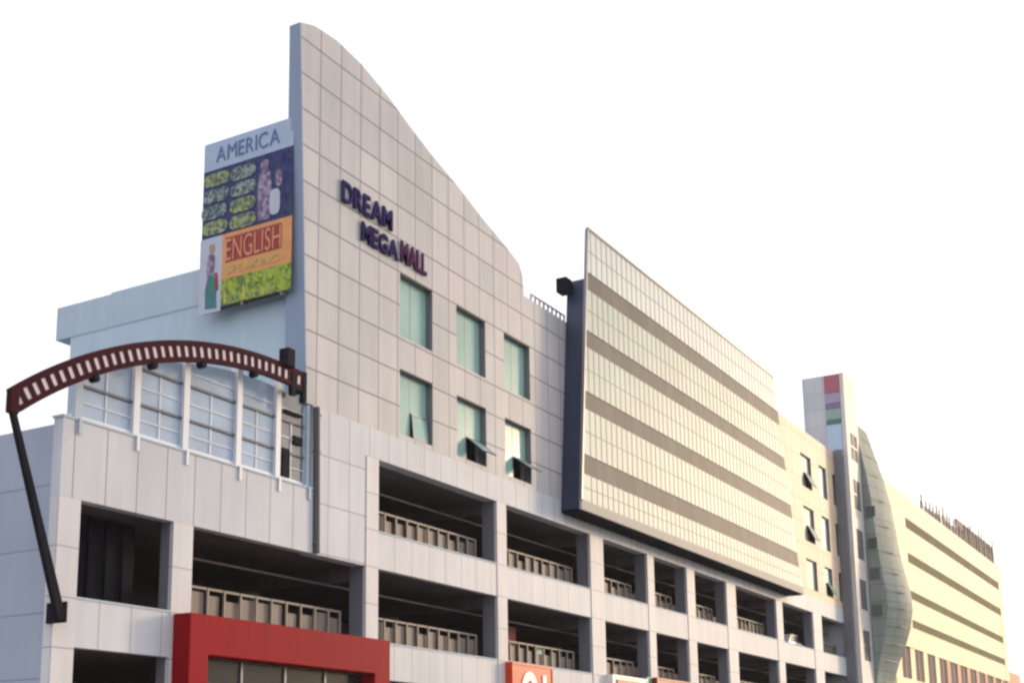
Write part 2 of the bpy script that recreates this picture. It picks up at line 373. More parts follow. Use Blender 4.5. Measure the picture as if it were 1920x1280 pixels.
# windows, two rows of three, right leaf can open outwards
def window(x0, x1, z0, z1, opening=0.0, y=0.26, split=0.48, back=0.52, mat='teal', hz=0.42):
    fr = MB(); t = 0.06
    fr.box(x0, x0 + t, y - 0.03, y + 0.05, z0, z1); fr.box(x1 - t, x1, y - 0.03, y + 0.05, z0, z1)
    fr.box(x0 + t, x1 - t, y - 0.03, y + 0.05, z1 - t, z1); fr.box(x0 + t, x1 - t, y - 0.03, y + 0.05, z0, z0 + t)
    xm = x0 + (x1 - x0) * split
    zh = z0 + (z1 - z0) * hz
    fr.box(xm - 0.02, xm + 0.02, y - 0.01, y + 0.05, z0 + t, z1 - t)
    if opening: fr.box(xm + 0.025, x1 - t, y - 0.03, y + 0.05, zh - 0.02, zh + 0.03)
    # dark reveal lining at head and right jamb
    fr.box(x1 - 0.02, x1 + 0.001, 0.02, y - 0.03, z0, z1); fr.box(x0, x1 - 0.02, 0.02, y - 0.03, z1 - 0.02, z1 + 0.001)
    w = fr.build('window', M['frame'] if mat != 'brown' else M['frame'], mall)
    p = MB(); p.box(x0 + t, xm - 0.025, y, y + 0.012, z0 + t, z1 - t)
    p.box(xm + 0.025, x1 - t, y, y + 0.012, (zh + 0.03) if opening else z0 + t, z1 - t)
    p.build('pane', M[mat], w)
    bk = MB(); bk.box(x0 + 0.01, x1 - 0.01, back, back + 0.03, z0 + 0.01, z1 - 0.01); bk.build('curtain', M['dark'], w)  # black plate stands in for the unlit room behind the glass
    if opening:
        L = zh - 0.02 - (z0 + t)
        s = MB(); a0, a1 = xm + 0.03, x1 - t - 0.005
        s.box(a0, a0 + 0.05, -0.02, 0.02, -L, 0); s.box(a1 - 0.05, a1, -0.02, 0.02, -L, 0)
        s.box(a0 + 0.05, a1 - 0.05, -0.02, 0.02, -0.05, 0); s.box(a0 + 0.05, a1 - 0.05, -0.02, 0.02, -L, -L + 0.05)
        s.box(a0 + 0.05, a1 - 0.05, -0.004, 0.004, -L + 0.05, -0.05, 1)
        o = s.build('open_sash', [M['frame'], M[mat]], w, loc=(0, y - 0.05, zh - 0.02))
        o.rotation_euler = (-opening, 0, 0)
    return w
for k, (x0, x1) in enumerate(WX):
    window(x0, x1, *WZ[1])
    window(x0, x1, *WZ[0], opening=(0.09, 0.85, 0.95)[k])
# right hand cream wall with three by three narrow windows
RWX = [(85.3, 87.7), (89.6, 91.4), (93.0, 94.9)]
RWZ = [(13.95, 16.0), (17.2, 19.6), (20.95, 23.25)]
b = MB()
b.box(80.4, 85.3, 0, 0.3, 13.42, 24.95); b.box(87.7, 89.6, 0, 0.3, 13.42, 24.95); b.box(91.4, 93.0, 0, 0.3, 13.42, 24.95); b.box(94.9, TX, 0, 0.3, 13.42, 24.95)
b.box(66.0, 80.4, 0, 0.3, 13.42, 24.75)
for x0, x1 in RWX:
    z = 13.42
    for a, c in RWZ: b.box(x0, x1, 0, 0.3, z, a); z = c
    b.box(x0, x1, 0, 0.3, z, 24.95)
b.build('front_wall', M['cream'], mall)
M['brown'] = glass('amber_window_glass', (0.30, 0.22, 0.17), 0.15, 0, 0.9, 1, 0.3, 0.4)
for i, (x0, x1) in enumerate(RWX):
    for j, (a, c) in enumerate(RWZ):
        window(x0, x1, a, c, opening=(0.45 if (i == 0 and j > 0) or (i == 1 and j == 0) else 0.0), y=0.18, back=0.255, mat=('frost', 'teal', 'brown')[i] if i else 'frost', hz=0.5)
# plain wall behind the glass bay
b = MB(); b.box(50.6, 66.0, 0, 0.6, 13.42, 21.75); b.build('front_wall', M['pink'], mall)
# roof clutter left of the bay
b = MB(); b.box(47.2, 50.4, 0.05, 0.12, 22.05, 22.10)
for k in range(9): b.box(47.2 + k * 0.39, 47.25 + k * 0.39, 0.05, 0.12, 21.75, 22.05)
b.build('roof_railing', M['frame'], mall)

# ---- glass bay
GY = -1.0
gz = [(24.04, 23.18), (21.22, 20.42), (18.35, 17.52), (15.45, 14.55)]
def gl(z): return 50.75 - (26.15 - z) * (50.75 - 49.42) / (26.15 - 12.95)      # leaning left edge
def gr(z): return 77.2 + (26.15 - z) * (80.9 - 77.2) / (26.15 - 12.95)          # leaning right edge
def slant(b, z0, z1, y0, y1, mi=0, il=0.0, ir=0.0):
    b.prism([(gl(z0) + il, z0), (gr(z0) - ir, z0), (gr(z1) - ir, z1), (gl(z1) + il, z1)], 'y', y0, y1, mi); return b
b = MB(); slant(b, 12.98, 23.7, GY + 0.08, -0.02, 0, 0.03, 0.03)
bay = b.build('glass_bay', M['navyside'], mall)
rows = [(26.10, gz[0][0]), (gz[0][1], gz[1][0]), (gz[1][1], gz[2][0]), (gz[2][1], gz[3][0]), (gz[3][1], 13.36)]
for r, (zt, zb) in enumerate(rows):
    b = MB(); slant(b, zb, zt, GY, GY + 0.06, 0, 0.05, 0.05)
    x = 50.0 + 0.45
    while x < 80.9:
        lo, hi = zb, zt
        if gl(zt) + 0.1 < x < gr(zt) - 0.1:
            b.box(x, x + 0.04, GY - 0.012, GY, zb, zt, 1)
        x += 0.56
    zm = (zb + zt) / 2; slant(b, zm - 0.02, zm + 0.02, GY - 0.008, GY, 1, 0.06, 0.06)
    b.build('glazing', [M['frosttop'] if r == 0 else M['frost'], M['mulgrey']], bay)
for za, zb in gz:
    b = MB(); slant(b, zb, za, GY + 0.03, GY + 0.07, 0, 0.05, 0.05)
    b.build('spandrel_strip', M['greyband'], bay)
b = MB()
slant(b, 26.10, 26.22, GY - 0.05, GY + 0.10)                                     # top rail
b.build('top_rail', M['frame'], bay)
b = MB(); b.prism([(gl(13.3) - 0.06, 13.3), (gl(13.3) + 0.05, 13.3), (gl(26.1) + 0.05, 26.1), (gl(26.1) - 0.06, 26.1)], 'y', GY - 0.04, GY + 0.10)
b.build('edge_post', M['frame'], bay)
b = MB(); slant(b, 12.92, 13.36, GY - 0.04, GY + 0.07, 0, -0.06, -0.02); b.build('bottom_fascia', M['lightframe'], bay)
b = MB(); b.box(49.5, 80.8, GY + 0.1, -0.02, 12.86, 12.97); b.build('soffit', M['dark'], bay)
# roof bracket at the bay's back edge
b = MB(); b.box(49.75, 50.35, -0.35, 0.15, 23.0, 23.65); b.box(50.3, 50.75, -0.3, 0.0, 23.2, 23.5)
b.build('roof_bracket', M['dark'], mall)
b = MB()
for k in range(6):
    x = 55 + k * 4.0; b.tube((x, GY + 0.12, 25.6), (x, 1.6, 21.6 if x < 66 else 24.8), 0.05)
b.build('screen_brace', M['frame'], bay)

# ---- terrace glazing under the arch
AC = None
def circ(p, q, r):
    ax, ay = p; bx, by = q; cx, cy = r
    d = 2 * (ax * (by - cy) + bx * (cy - ay) + cx * (ay - by))
    ux = ((ax * ax + ay * ay) * (by - cy) + (bx * bx + by * by) * (cy - ay) + (cx * cx + cy * cy) * (ay - by)) / d
    uy = ((ax * ax + ay * ay) * (cx - bx) + (bx * bx + by * by) * (ax - cx) + (cx * cx + cy * cy) * (bx - ax)) / d
    return ux, uy, math.hypot(ax - ux, ay - uy)
CX, CZ, CR = circ((20.25, 10.95), (25.0, 13.40), (30.6, 14.12))      # outer edge of the arch
AH = 0.60
def arch_z(x, r): return CZ + math.sqrt(r * r - (x - CX) ** 2)
mull = [22.62, 24.62, 26.50, 28.72, 30.52, 31.98]
ter = MB(); ter.box(22.45, 31.8, 0.10, 0.24, 10.72, 10.84)
terr = ter.build('terrace_glazing', M['whitepaint'], mall)
for k, x in enumerate(mull):
    zt = arch_z(x, CR - AH) - 0.02
    hw = 0.11 if k < 5 else 0.06
    b = MB(); b.box(x - hw, x + hw, 0.02, 0.30, 10.73, zt + 0.25 if k < 5 else zt)
    b.box(x - 0.05, x + 0.05, -0.085, -0.061, 10.3, 10.72)
    b.build('mullion', M['whitepaint'] if 0 < k < 5 else M['coping'], terr)
for k in range(5):
    a, c = mull[k] + 0.11, mull[k + 1] - 0.11
    pts = [(a, 10.84), (c, 10.84)] + [(a + (c - a) * (6 - i) / 6, arch_z(a + (c - a) * (6 - i) / 6, CR - AH) + 0.1) for i in range(7)]
    b = MB(); b.prism(pts, 'y', 0.15, 0.165); b.build('pane', M['terrace'] if k < 4 else M['terracedark'], terr)
    b = MB()
    for z in (11.62, 12.62, 13.5):
        if z < arch_z((a + c) / 2, CR - AH) - 0.2: b.box(a, c, 0.09, 0.20, z, z + 0.07)
    for z in (11.2, 12.12, 13.02):
        if z < arch_z((a + c) / 2, CR - AH) - 0.2: b.box(a, c, 0.12, 0.18, z, z + 0.03, 1)
    xm = (a + c) / 2
    b.box(xm - 0.02, xm + 0.02, 0.12, 0.18, 10.85, 11.62, 1); b.box(xm - 0.02, xm + 0.02, 0.12, 0.18, 11.69, 12.62, 1)
    b.build('transom', [M['transom'], M['whitepaint']], terr)
b = MB(); b.box(30.78, 31.12, 0.05, 0.14, 10.86, 11.75); b.box(31.35, 31.75, 0.05, 0.14, 12.0, 12.25); b.box(30.9, 31.7, 0.05, 0.14, 12.9, 13.0); b.build('vent_flap', M['dark'], terr)  # black plates stand in for dark openings in the last pane
b = MB(); b.tube((32.36, -0.08, 8.66), (32.26, -0.08, 13.36), 0.11)
for z in (8.9, 10.4, 11.9, 13.1): b.box(32.2, 32.46, -0.12, 0.0, z, z + 0.06)
b.build('drainpipe', M['pipe'], mall)

# ------------------------------------------------------------------ film-strip arch and its strut
arch = empty('arch_truss', (20.3, -0.5, 10.3), 'dark maroon curved arch with a row of white square holes over the terrace', 'arch')
a0 = math.atan2(arch_z(19.97, CR) - CZ, 19.97 - CX); a1 = math.atan2(14.12 - CZ, 30.95 - CX)
NS = 60
def ring(b, r0, r1, y0, y1, t0=a0, t1=a1, n=NS, mi=0):
    for k in range(n):
        u, w = t0 + (t1 - t0) * k / n, t0 + (t1 - t0) * (k + 1) / n
        P = lambda r, t: (CX + r * math.cos(t), CZ + r * math.sin(t))
        b.prism([P(r0, u), P(r1, u), P(r1, w), P(r0, w)], 'y', y0, y1, mi)
b = MB(); ring(b, CR - 0.16, CR, -0.56, -0.44); b.build('upper_rail', M['maroon'], arch)
b = MB(); ring(b, CR - AH, CR - AH + 0.14, -0.56, -0.44); b.build('lower_rail', M['maroon'], arch)
NR = 37
for k in range(NR + 1):
    t = a0 + (a1 - a0) * k / NR; dt = (a1 - a0) / NR * 0.26
    b = MB(); ring(b, CR - AH + 0.135, CR - 0.155, -0.55, -0.45, t - dt, t + dt, 1); b.build('rung', M['maroon'], arch)
b = MB(); ring(b, CR - AH + 0.1, CR - 0.1, -0.53, -0.51, n=40); b.build('infill_strip', M['infill'], arch)
P0 = Vector((CX + (CR - AH / 2) * math.cos(a0), -0.49, CZ + (CR - AH / 2) * math.sin(a0)))
b = MB(); b.box(P0.x - 0.16, P0.x + 0.14, -0.58, -0.42, P0.z - 0.32, P0.z + 0.28); b.build('end_plate', M['maroon'], arch, bevel=0.04)
for x in (22.62, 24.62, 26.5, 28.72):
    z = arch_z(x, CR - AH)
    b = MB(); b.tube((x, -0.59, z - 0.05), (x, -0.36, z - 0.05), 0.11, n=14); b.build('clamp', M['dark'], arch, bevel=0.02)
b = MB(); b.prism([(P0.x - 0.05, P0.z - 0.28), (P0.x + 0.08, P0.z - 0.28), (22.06, 5.5), (21.80, 5.5)], 'y', -0.56, -0.42)
b.box(21.98, 22.06, -0.56, 0.08, 5.45, 5.95)
b.build('strut', M['dark'], arch)
b = MB(); b.box(30.02, 30.36, -0.70, -0.35, 14.05, 14.62); b.box(30.40, 30.60, -0.57, -0.42, 13.25, 13.95); b.box(30.95, 31.12, -0.57, -0.42, 13.15, 14.12); b.box(30.60, 30.95, -0.55, -0.44, 13.45, 13.55); b.box(31.12, 31.20, -0.5, -0.02, 13.5, 13.65)
b.build('end_bracket', M['dark'], arch)

# ------------------------------------------------------------------ lettering
def text_mesh(ch, size, depth):
    cu = bpy.data.curves.new('glyph', 'FONT'); cu.body = ch; cu.size = size; cu.extrude = depth; cu.offset = 0.022 if depth > 0.02 else 0.0
    o = bpy.data.objects.new('glyph', cu); COL.objects.link(o)
    bpy.context.view_layer.update()
    dg = bpy.context.evaluated_depsgraph_get()
    me = bpy.data.meshes.new_from_object(o.evaluated_get(dg))
    w = max(v.co.x for v in me.vertices) - min(v.co.x for v in me.vertices); mn = min(v.co.x for v in me.vertices)
    for v in me.vertices: v.co.x -= mn
    COL.objects.unlink(o); bpy.data.objects.remove(o)
    return me, w
def word(root, txt, p0, length, height, mat, facing='front', depth=0.05, lean=0.0, name='letter'):
    """letters side by side from p0; facing front (-Y) or left (-X)"""
    gl_ = [text_mesh(c, 1.0, 0.0) for c in txt]
    gap = 0.12; tot = sum(w for _, w in gl_) + gap * (len(txt) - 1)
    sx = length / tot; sz = height / 0.70; x = 0
    for (me, w), c in zip(gl_, txt):
        me2, _ = text_mesh(c, 1.0, depth)
        me2.materials.clear(); me2.materials.append(mat); me2.name = 'letter'
        for v in me2.vertices:
            X, Yv, Zv = v.co
            lx = (x + X) * sx + Yv * sz * lean; lz = Yv * sz
            if facing == 'front': v.co = (p0[0] + lx, p0[1] - Zv, p0[2] + lz)
            else: v.co = (p0[0] - Zv, p0[1] - lx, p0[2] + lz)
        o = bpy.data.objects.new(name, me2); COL.objects.link(o); o.parent = root
        x += w + gap
sign = empty('lettering_sign', (33.5, -0.05, 20), 'violet capitals DREAM MEGA MALL fixed on the pinkish fin wall', 'sign')
word(sign, 'DREAM', (33.5, -0.07, 20.93), 2.95, 0.74, M['purple'], depth=0.035)
word(sign, 'MEGA', (34.65, -0.07, 19.93), 2.15, 0.68, M['purple'], depth=0.035)
word(sign, 'MALL', (37.05, -0.07, 20.0), 1.65, 0.78, M['plum'], depth=0.035)

# ------------------------------------------------------------------ billboard on the left face
bbx = 31.36
bb = empty('billboard', (31.45, 2.4, 17.0), 'large colourful advertising billboard on the pale blue side wall behind the fin', 'billboard')
def plate(name, y0, y1, z0, z1, mat, x=bbx, t=0.02, parent=None):
    b = MB(); b.box(x - t, x, y1, y0, z0, z1); return b.build(name, mat, parent or bb)
def ell(name, y, z, ry, rz, mat, x, t=0.008, parent=None, n=20):
    sq = lambda v: math.copysign(abs(v) ** 0.6, v)
    b = MB(); b.prism([(y + ry * sq(math.cos(2 * math.pi * k / n)), z + rz * sq(math.sin(2 * math.pi * k / n))) for k in range(n)], 'x', x - t, x); return b.build(name, mat, parent or bb)
def pm(name, c, var=0.35, sc=2.5): return paint(name, c, 0.5, var, sc, streak=False)
def mottled(name, cols, sc):
    m, nt, b = new_mat(name); tc = N(nt, 'ShaderNodeTexCoord'); v = N(nt, 'ShaderNodeTexVoronoi'); v.inputs['Scale'].default_value = sc
    nt.links.new(tc.outputs['Object'], v.inputs['Vector']); sp_ = N(nt, 'ShaderNodeSeparateXYZ'); nt.links.new(v.outputs['Color'], sp_.inputs[0])
    c = mixc(nt, sp_.outputs[0], cols[0], cols[1]); c = mixc(nt, math_n(nt, 'GREATER_THAN', sp_.outputs[1], 0.66), c, cols[2])
    nt.links.new(c, b.inputs['Base Color']); b.inputs['Roughness'].default_value = 0.6; b.inputs['Specular IOR Level'].default_value = 0.15
    return m
P_ = {'strip': pm('poster_pale_blue', (0.36, 0.44, 0.60), 0.12), 'navy': pm('poster_navy', (0.03, 0.04, 0.15), 0.5), 'sage': pm('poster_sage', (0.19, 0.25, 0.25), 0.7, 4),
      'lilac': pm('poster_lilac', (0.27, 0.24, 0.36), 0.4), 'white': pm('poster_white', (0.45, 0.48, 0.58), 0.1), 'orange': pm('poster_orange', (0.66, 0.28, 0.10), 0.25),
      'red': pm('poster_red', (0.30, 0.025, 0.02), 0.3), 'yellow': pm('poster_yellow', (0.55, 0.45, 0.14), 0.3), 'lime': pm('poster_lime', (0.26, 0.34, 0.08), 0.4, 5),
      'teal': pm('poster_teal', (0.03, 0.15, 0.16), 0.4), 'blue': pm('poster_blue', (0.08, 0.14, 0.32), 0.2), 'skin': pm('poster_skin', (0.36, 0.24, 0.20), 0.2), 'olive': pm('poster_olive', (0.20, 0.24, 0.15), 0.6)}
P_['sage'] = mottled('print_sage', [(0.12, 0.17, 0.17), (0.30, 0.38, 0.36), (0.08, 0.10, 0.14)], 9)
P_['olive'] = mottled('print_olive', [(0.16, 0.20, 0.10), (0.36, 0.40, 0.20), (0.10, 0.13, 0.12)], 9)
P_['lilac'] = mottled('print_lilac', [(0.20, 0.15, 0.28), (0.38, 0.32, 0.42), (0.16, 0.11, 0.20)], 8)
P_['navy'] = mottled('print_navy', [(0.02, 0.025, 0.09), (0.05, 0.05, 0.20), (0.04, 0.06, 0.12)], 8)
P_['lime'] = mottled('print_lime', [(0.20, 0.30, 0.04), (0.45, 0.50, 0.08), (0.14, 0.20, 0.05)], 10)
b = MB()
for y in (0.75, 2.4, 4.1): b.box(bbx + 0.02, bbx + 0.2, y - 0.05, y + 0.05, 17.05, 23.1)
for z in (17.1, 19.6, 22.9): b.box(bbx + 0.2, bbx + 0.28, 0.7, 4.15, z, z + 0.1)
for z in (17.4, 18.3): b.box(bbx + 0.28, 31.95, 0.9, 1.0, z, z + 0.1); b.box(bbx + 0.28, 31.95, 3.9, 4.0, z, z + 0.1)
b.build('frame', M['frame'], bb)
up = plate('top_strip', 4.2, 0.33, 22.1, 23.12, P_['strip'])
word(up, 'AMERICA', (bbx - 0.035, 3.65, 22.34), 2.75, 0.56, P_['blue'], 'left', 0.008)
mid = plate('upper_poster', 4.2, 0.33, 19.65, 22.1, P_['navy'])
for j, y in enumerate((3.65, 2.42)):
    for i in range(4):
        z = 21.72 - i * 0.58 - j * 0.03
        e = ell('picture', y + random.uniform(-.05, .05), z, 0.56, 0.25, P_['sage' if (i + j) % 3 else 'olive'] if not (i == 3 and j) else P_['olive'], bbx - 0.03, parent=mid)
e = MB(); e.prism([(1.75, 19.75), (1.25, 19.75), (1.2, 21.0), (1.3, 21.5), (1.7, 21.5), (1.8, 20.9)], 'x', bbx - 0.035, bbx - 0.028); e.build('picture', P_['lilac'], mid)
ell('picture', 1.5, 21.65, 0.17, 0.24, P_['lilac'], bbx - 0.04, parent=mid); ell('picture', 1.05, 20.3, 0.22, 0.45, P_['white'], bbx - 0.03, parent=mid)
ell('picture', 0.9, 21.1, 0.14, 0.3, P_['lilac'], bbx - 0.03, parent=mid)
lo = plate('lower_poster', 4.25, 3.28, 16.98, 19.65, P_['white'])
b = MB(); b.prism([(3.95, 17.15), (3.45, 17.1), (3.5, 17.9), (3.62, 18.35), (3.85, 18.35), (3.97, 17.8)], 'x', bbx - 0.034, bbx - 0.026); b.build('picture', P_['teal'], lo)
b = MB(); b.prism([(3.9, 18.3), (3.6, 18.3), (3.58, 18.95), (3.7, 19.1), (3.85, 19.05), (3.93, 18.7)], 'x', bbx - 0.036, bbx - 0.028); b.build('picture', P_['lilac'], lo)
ell('picture', 3.72, 19.25, 0.11, 0.16, P_['skin'], bbx - 0.03, parent=lo)
b = MB(); b.prism([(3.5, 17.7), (3.38, 17.75), (3.45, 18.35), (3.57, 18.35)], 'x', bbx - 0.034, bbx - 0.026); b.build('picture', P_['red'], lo)
rp = plate('red_poster', 3.28, 0.33, 18.05, 19.65, P_['orange'])
plate('red_field', 3.12, 0.75, 18.62, 19.5, P_['red'], bbx - 0.022, 0.006, rp)
word(rp, 'ENGLISH', (bbx - 0.045, 3.1, 18.66), 2.35, 0.78, pm('poster_orange_letter', (0.62, 0.24, 0.13), 0.2), 'left', 0.008)
word(rp, 'SPEAKING', (bbx - 0.04, 3.05, 18.2), 2.2, 0.27, P_['yellow'], 'left', 0.006)
gp = plate('lime_poster', 3.28, 0.33, 17.15, 18.05, P_['lime'])
for k in range(9):
    y = 3.15 - k * 0.27
    b = MB(); h = random.uniform(0.25, 0.6); b.prism([(y, 17.2), (y - 0.13, 17.2), (y - 0.06, 17.2 + h)], 'x', bbx - 0.034, bbx - 0.024); b.build('picture', P_['yellow' if k % 3 == 0 else 'olive'], gp)

# ------------------------------------------------------------------ red portal
por = empty('entrance_portal', (26.2, -0.65, 0), 'glossy red rectangular entrance portal projecting over the street door', 'portal')
b = MB(); b.prism([(26.2, 6.12), (26.2, 0.14), (26.95, 0.14), (26.95, 5.03), (34.75, 5.03), (34.75, 0.14), (35.62, 0.14), (35.62, 6.16)], 'y', -0.65, -0.031)
b.build('surround', M['red'], por, bevel=0.03)
b = MB(); b.box(26.96, 34.74, -0.10, -0.04, 0.14, 5.0); b.build('shop_front', M['shop'], por)
b = MB(); b.box(26.97, 34.73, -0.4, -0.34, 4.2, 4.3); b.build('lamp_rail', M['frame'], por)
for k in range(1, 4):
    b = MB(); x = 26.95 + k * 1.95; b.box(x - 0.04, x + 0.04, -0.16, -0.10, 0.14, 5.0); b.build('door_frame', M['frame'], por)

# ------------------------------------------------------------------ shop signs along the bottom edge
def signboard(x0, x1, z0, z1, mat, label, edge='signwhite', y=-0.32):
    r = empty('shop_sign', ((x0 + x1) / 2, y, z0), label, 'sign', 'shop signs along the mall front')
    b = MB(); b.box(x0 + 0.08, x1 - 0.08, y, -0.031, z0 + 0.08, z1 - 0.08); b.build('panel', M[mat], r)
    b = MB(); y2 = y - 0.03
    b.box(x0, x1, y2, -0.031, z1 - 0.08, z1); b.box(x0, x1, y2, -0.031, z0, z0 + 0.08)
    b.box(x0, x0 + 0.08, y2, -0.031, z0 + 0.08, z1 - 0.08); b.box(x1 - 0.08, x1, y2, -0.031, z0 + 0.08, z1 - 0.08); b.build('frame', M[edge], r)
    return r
r = signboard(44.35, 47.75, 4.3, 6.12, 'orange', 'square orange red shop sign with a white curved mark', 'orange')
b = MB()
n = 16
for k in range(n):       # thick white arch-shaped mark
    u, w = math.pi * k / n, math.pi * (k + 1) / n
    b.prism([(45.75 + 0.34 * math.cos(u), 5.05 + 0.42 * math.sin(u)), (45.75 + 0.66 * math.cos(u), 5.05 + 0.78 * math.sin(u)), (45.75 + 0.66 * math.cos(w), 5.05 + 0.78 * math.sin(w)), (45.75 + 0.34 * math.cos(w), 5.05 + 0.42 * math.sin(w))], 'y', -0.36, -0.325)
b.box(46.09, 46.41, -0.36, -0.325, 4.5, 5.05); b.box(45.09, 45.41, -0.36, -0.325, 4.5, 5.05); b.build('white_mark', M['signwhite'], r)
b = MB(); b.box(46.85, 47.15, -0.36, -0.325, 4.6, 5.75); b.build('white_mark', M['signwhite'], r)
r = signboard(53.5, 57.4, 4.3, 6.22, 'signwhite', 'white framed shop sign with a dark red centre, under the second deck')
b = MB(); b.box(53.95, 56.3, -0.38, -0.325, 4.5, 6.02); b.build('red_board', M['darkred'], r)
b = MB(); b.box(57.42, 58.0, -0.30, -0.031, 4.3, 6.35); o = tag(b.build('shop_sign', M['greenpaint']), 'narrow green upright shop sign between two red ones', 'sign', 'shop signs along the mall front')
r = signboard(58.1, 62.9, 4.3, 6.35, 'darkred', 'long dark red shop sign at the right of the green one', 'darkred', y=-0.5)
b = MB(); b.box(60.2, 62.5, -0.55, -0.505, 4.5, 6.2); b.build('bright_field', M['orange'], r)

# small things inside the decks
b = MB(); b.box(46.9, 48.9, 2.0, 2.06, 7.2, 8.0); tag(b.build('hanging_banner', M['darkred']), 'dim red banner hanging inside the middle parking deck', 'banner')
b = MB(); b.box(48.6, 49.3, 0.9, 0.93, 6.0, 7.1); tag(b.build('green_board', M['greenpaint']), 'small green board standing behind the deck railing', 'board')
car = empty('parked_car', (82.5, 1.9, 9.05), 'white car parked nose out on the upper parking deck', 'car')
carw = paint('white_car_paint', (0.72, 0.72, 0.74), 0.25, 0.03)
CD = 1.9
b = MB(); b.prism([(x + CD, z) for x, z in [(80.9, 9.35), (84.9, 9.35), (85.0, 9.85), (84.4, 10.2), (83.6, 10.3), (82.9, 10.78), (81.7, 10.8), (81.0, 10.35), (80.8, 9.9)]], 'y', 0.72, 2.4); b.build('body', carw, car, bevel=0.06)
b = MB(); b.prism([(x + CD, z) for x, z in [(81.25, 10.32), (83.4, 10.32), (82.85, 10.7), (81.75, 10.72)]], 'y', 0.70, 0.719); b.build('side_window', M['shop'], car)
for x in (81.7 + CD, 84.1 + CD):
    b = MB(); b.tube((x, 0.70, 9.37), (x, 0.95, 9.37), 0.31, n=18); b.tube((x, 0.685, 9.37), (x, 0.70, 9.37), 0.18, n=14, mi=1); b.build('wheel', [M['dark'], M['frame']], car)

# ------------------------------------------------------------------ stair tower
tw = empty('stair_tower', (93.9, -1, 0), 'tall slim stair tower with coloured poster side and bulging grey glass bay', 'tower')
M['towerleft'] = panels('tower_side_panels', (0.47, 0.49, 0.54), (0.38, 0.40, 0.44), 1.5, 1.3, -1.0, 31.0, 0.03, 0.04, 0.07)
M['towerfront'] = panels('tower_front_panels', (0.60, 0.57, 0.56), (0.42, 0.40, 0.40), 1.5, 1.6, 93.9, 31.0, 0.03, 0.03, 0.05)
zs = [(24.6, 26.6), (20.9, 23.1), (17.2, 19.4), (13.5, 15.7), (9.8, 12.0)]
b = MB(); b.box(93.95, 97.2, -0.7, 2.1, 0.14, 30.95); b.build('core', M['towerleft'], tw)
b = MB(); b.box(93.9, 94.85, -1.0, -0.7, 0.14, 30.97); b.box(96.75, 97.25, -1.0, -0.7, 0.14, 30.97)
z = 0.14
for a, c in sorted(zs): b.box(94.85, 96.75, -1.0, -0.7, z, a); z = c
b.box(94.85, 96.75, -1.0, -0.7, z, 30.97)
b.build('front_wall', M['towerfront'], tw)
for a, c in zs:
    b = MB(); b.box(94.85, 96.75, -0.96, -0.92, a, c); w = b.build('window', M['shopgrey'], tw)
    b = MB(); b.box(95.7, 95.76, -0.98, -0.96, a, c); b.box(94.85, 96.75, -0.98, -0.96, (a + c) / 2, (a + c) / 2 + 0.06); b.build('glazing_bar', M['frame'], w)
for nm, z0, z1, c in (('poster_strip', 29.55, 30.9, (0.36, 0.10, 0.15)), ('poster_strip', 28.75, 29.5, (0.34, 0.27, 0.42)), ('poster_strip', 28.35, 28.72, (0.17, 0.15, 0.28)), ('poster_strip', 27.5, 28.3, (0.24, 0.34, 0.33)), ('poster_strip', 27.15, 27.48, (0.07, 0.17, 0.14)), ('poster_strip', 24.5, 27.1, (0.40, 0.50, 0.66))):
    b = MB(); b.box(93.86, 93.945, -0.68, 0.42, z0, z1); b.build(nm, pm('tower_poster', c, 0.15), tw)
b = MB(); b.box(93.60, 93.86, -0.62, -0.01, 0.14, 25.1); b.build('corner_duct', M['column'], tw)  # added dark strip paints the shade on the tower's left return
# bulging glass
prof = [(28.0, 0.02), (27, 0.28), (25.5, 0.70), (24, 1.10), (22, 1.48), (20, 1.72), (18, 1.95), (16.4, 2.25), (15.0, 2.55), (13.8, 2.55), (12.5, 2.3), (11.2, 1.85), (10, 1.3), (8.5, 0.8), (6, 0.35), (0.14, 0.3)]
X0, X1 = 97.25, 101.0
b = MB(); nx = 10; vs = []
for (z, p) in prof:
    for i in range(nx + 1):
        x = X0 + (X1 - X0) * i / nx
        k = 0.62 + 0.38 * math.sin(math.pi * min(1, i / nx * 0.5 + 0.0))
        vs.append((x, -0.7 - p * k + 0.7 * (0 if i > 0 else 0), z))
fs = [(r * (nx + 1) + i, r * (nx + 1) + i + 1, (r + 1) * (nx + 1) + i + 1, (r + 1) * (nx + 1) + i) for r in range(len(prof) - 1) for i in range(nx)]
b.add(vs, fs)
bu = b.build('curved_glass', M['smoke'], tw, smooth=True)
b = MB()
pl = [(-0.7 - p * 0.62, z) for z, p in prof]
b.prism(pl + [(1.8, 0.14), (1.8, 28.0)], 'x', X0 - 0.02, X0 - 0.001); b.build('curved_end', M['smoke'], tw)
pr = [(-0.7 - p, z) for z, p in prof]
b = MB(); b.prism(pr + [(1.8, 0.14), (1.8, 28.0)], 'x', X1 + 0.001, X1 + 0.02); b.build('curved_end', M['smoke'], tw)
for z, p in prof[1:-1]:
    b = MB(); b.prism([(X0, -0.72 - p * 0.62), (X0 + 1.8, -0.74 - p * 0.9), (X1, -0.74 - p), (X1, -0.55 - p), (X0, -0.5 - p * 0.62)], 'z', z - 0.04, z + 0.04); b.build('floor_ring', M['smoke'], tw)
b = MB()
for k, z in enumerate((20.6, 18.2, 15.9, 13.2)):
    b = MB(); b.box(X0 - 0.08, X0 - 0.021, -1.9, -1.2, z, z + 0.8); b.build('vent', M['ventgrey'], tw)  # flat dark grey patches on the left end of the curve
b = MB(); b.box(97.0, 104.0, -0.7, 9.0, 0.14, 26.0); b.build('rear_block', M['towerfront'], tw)

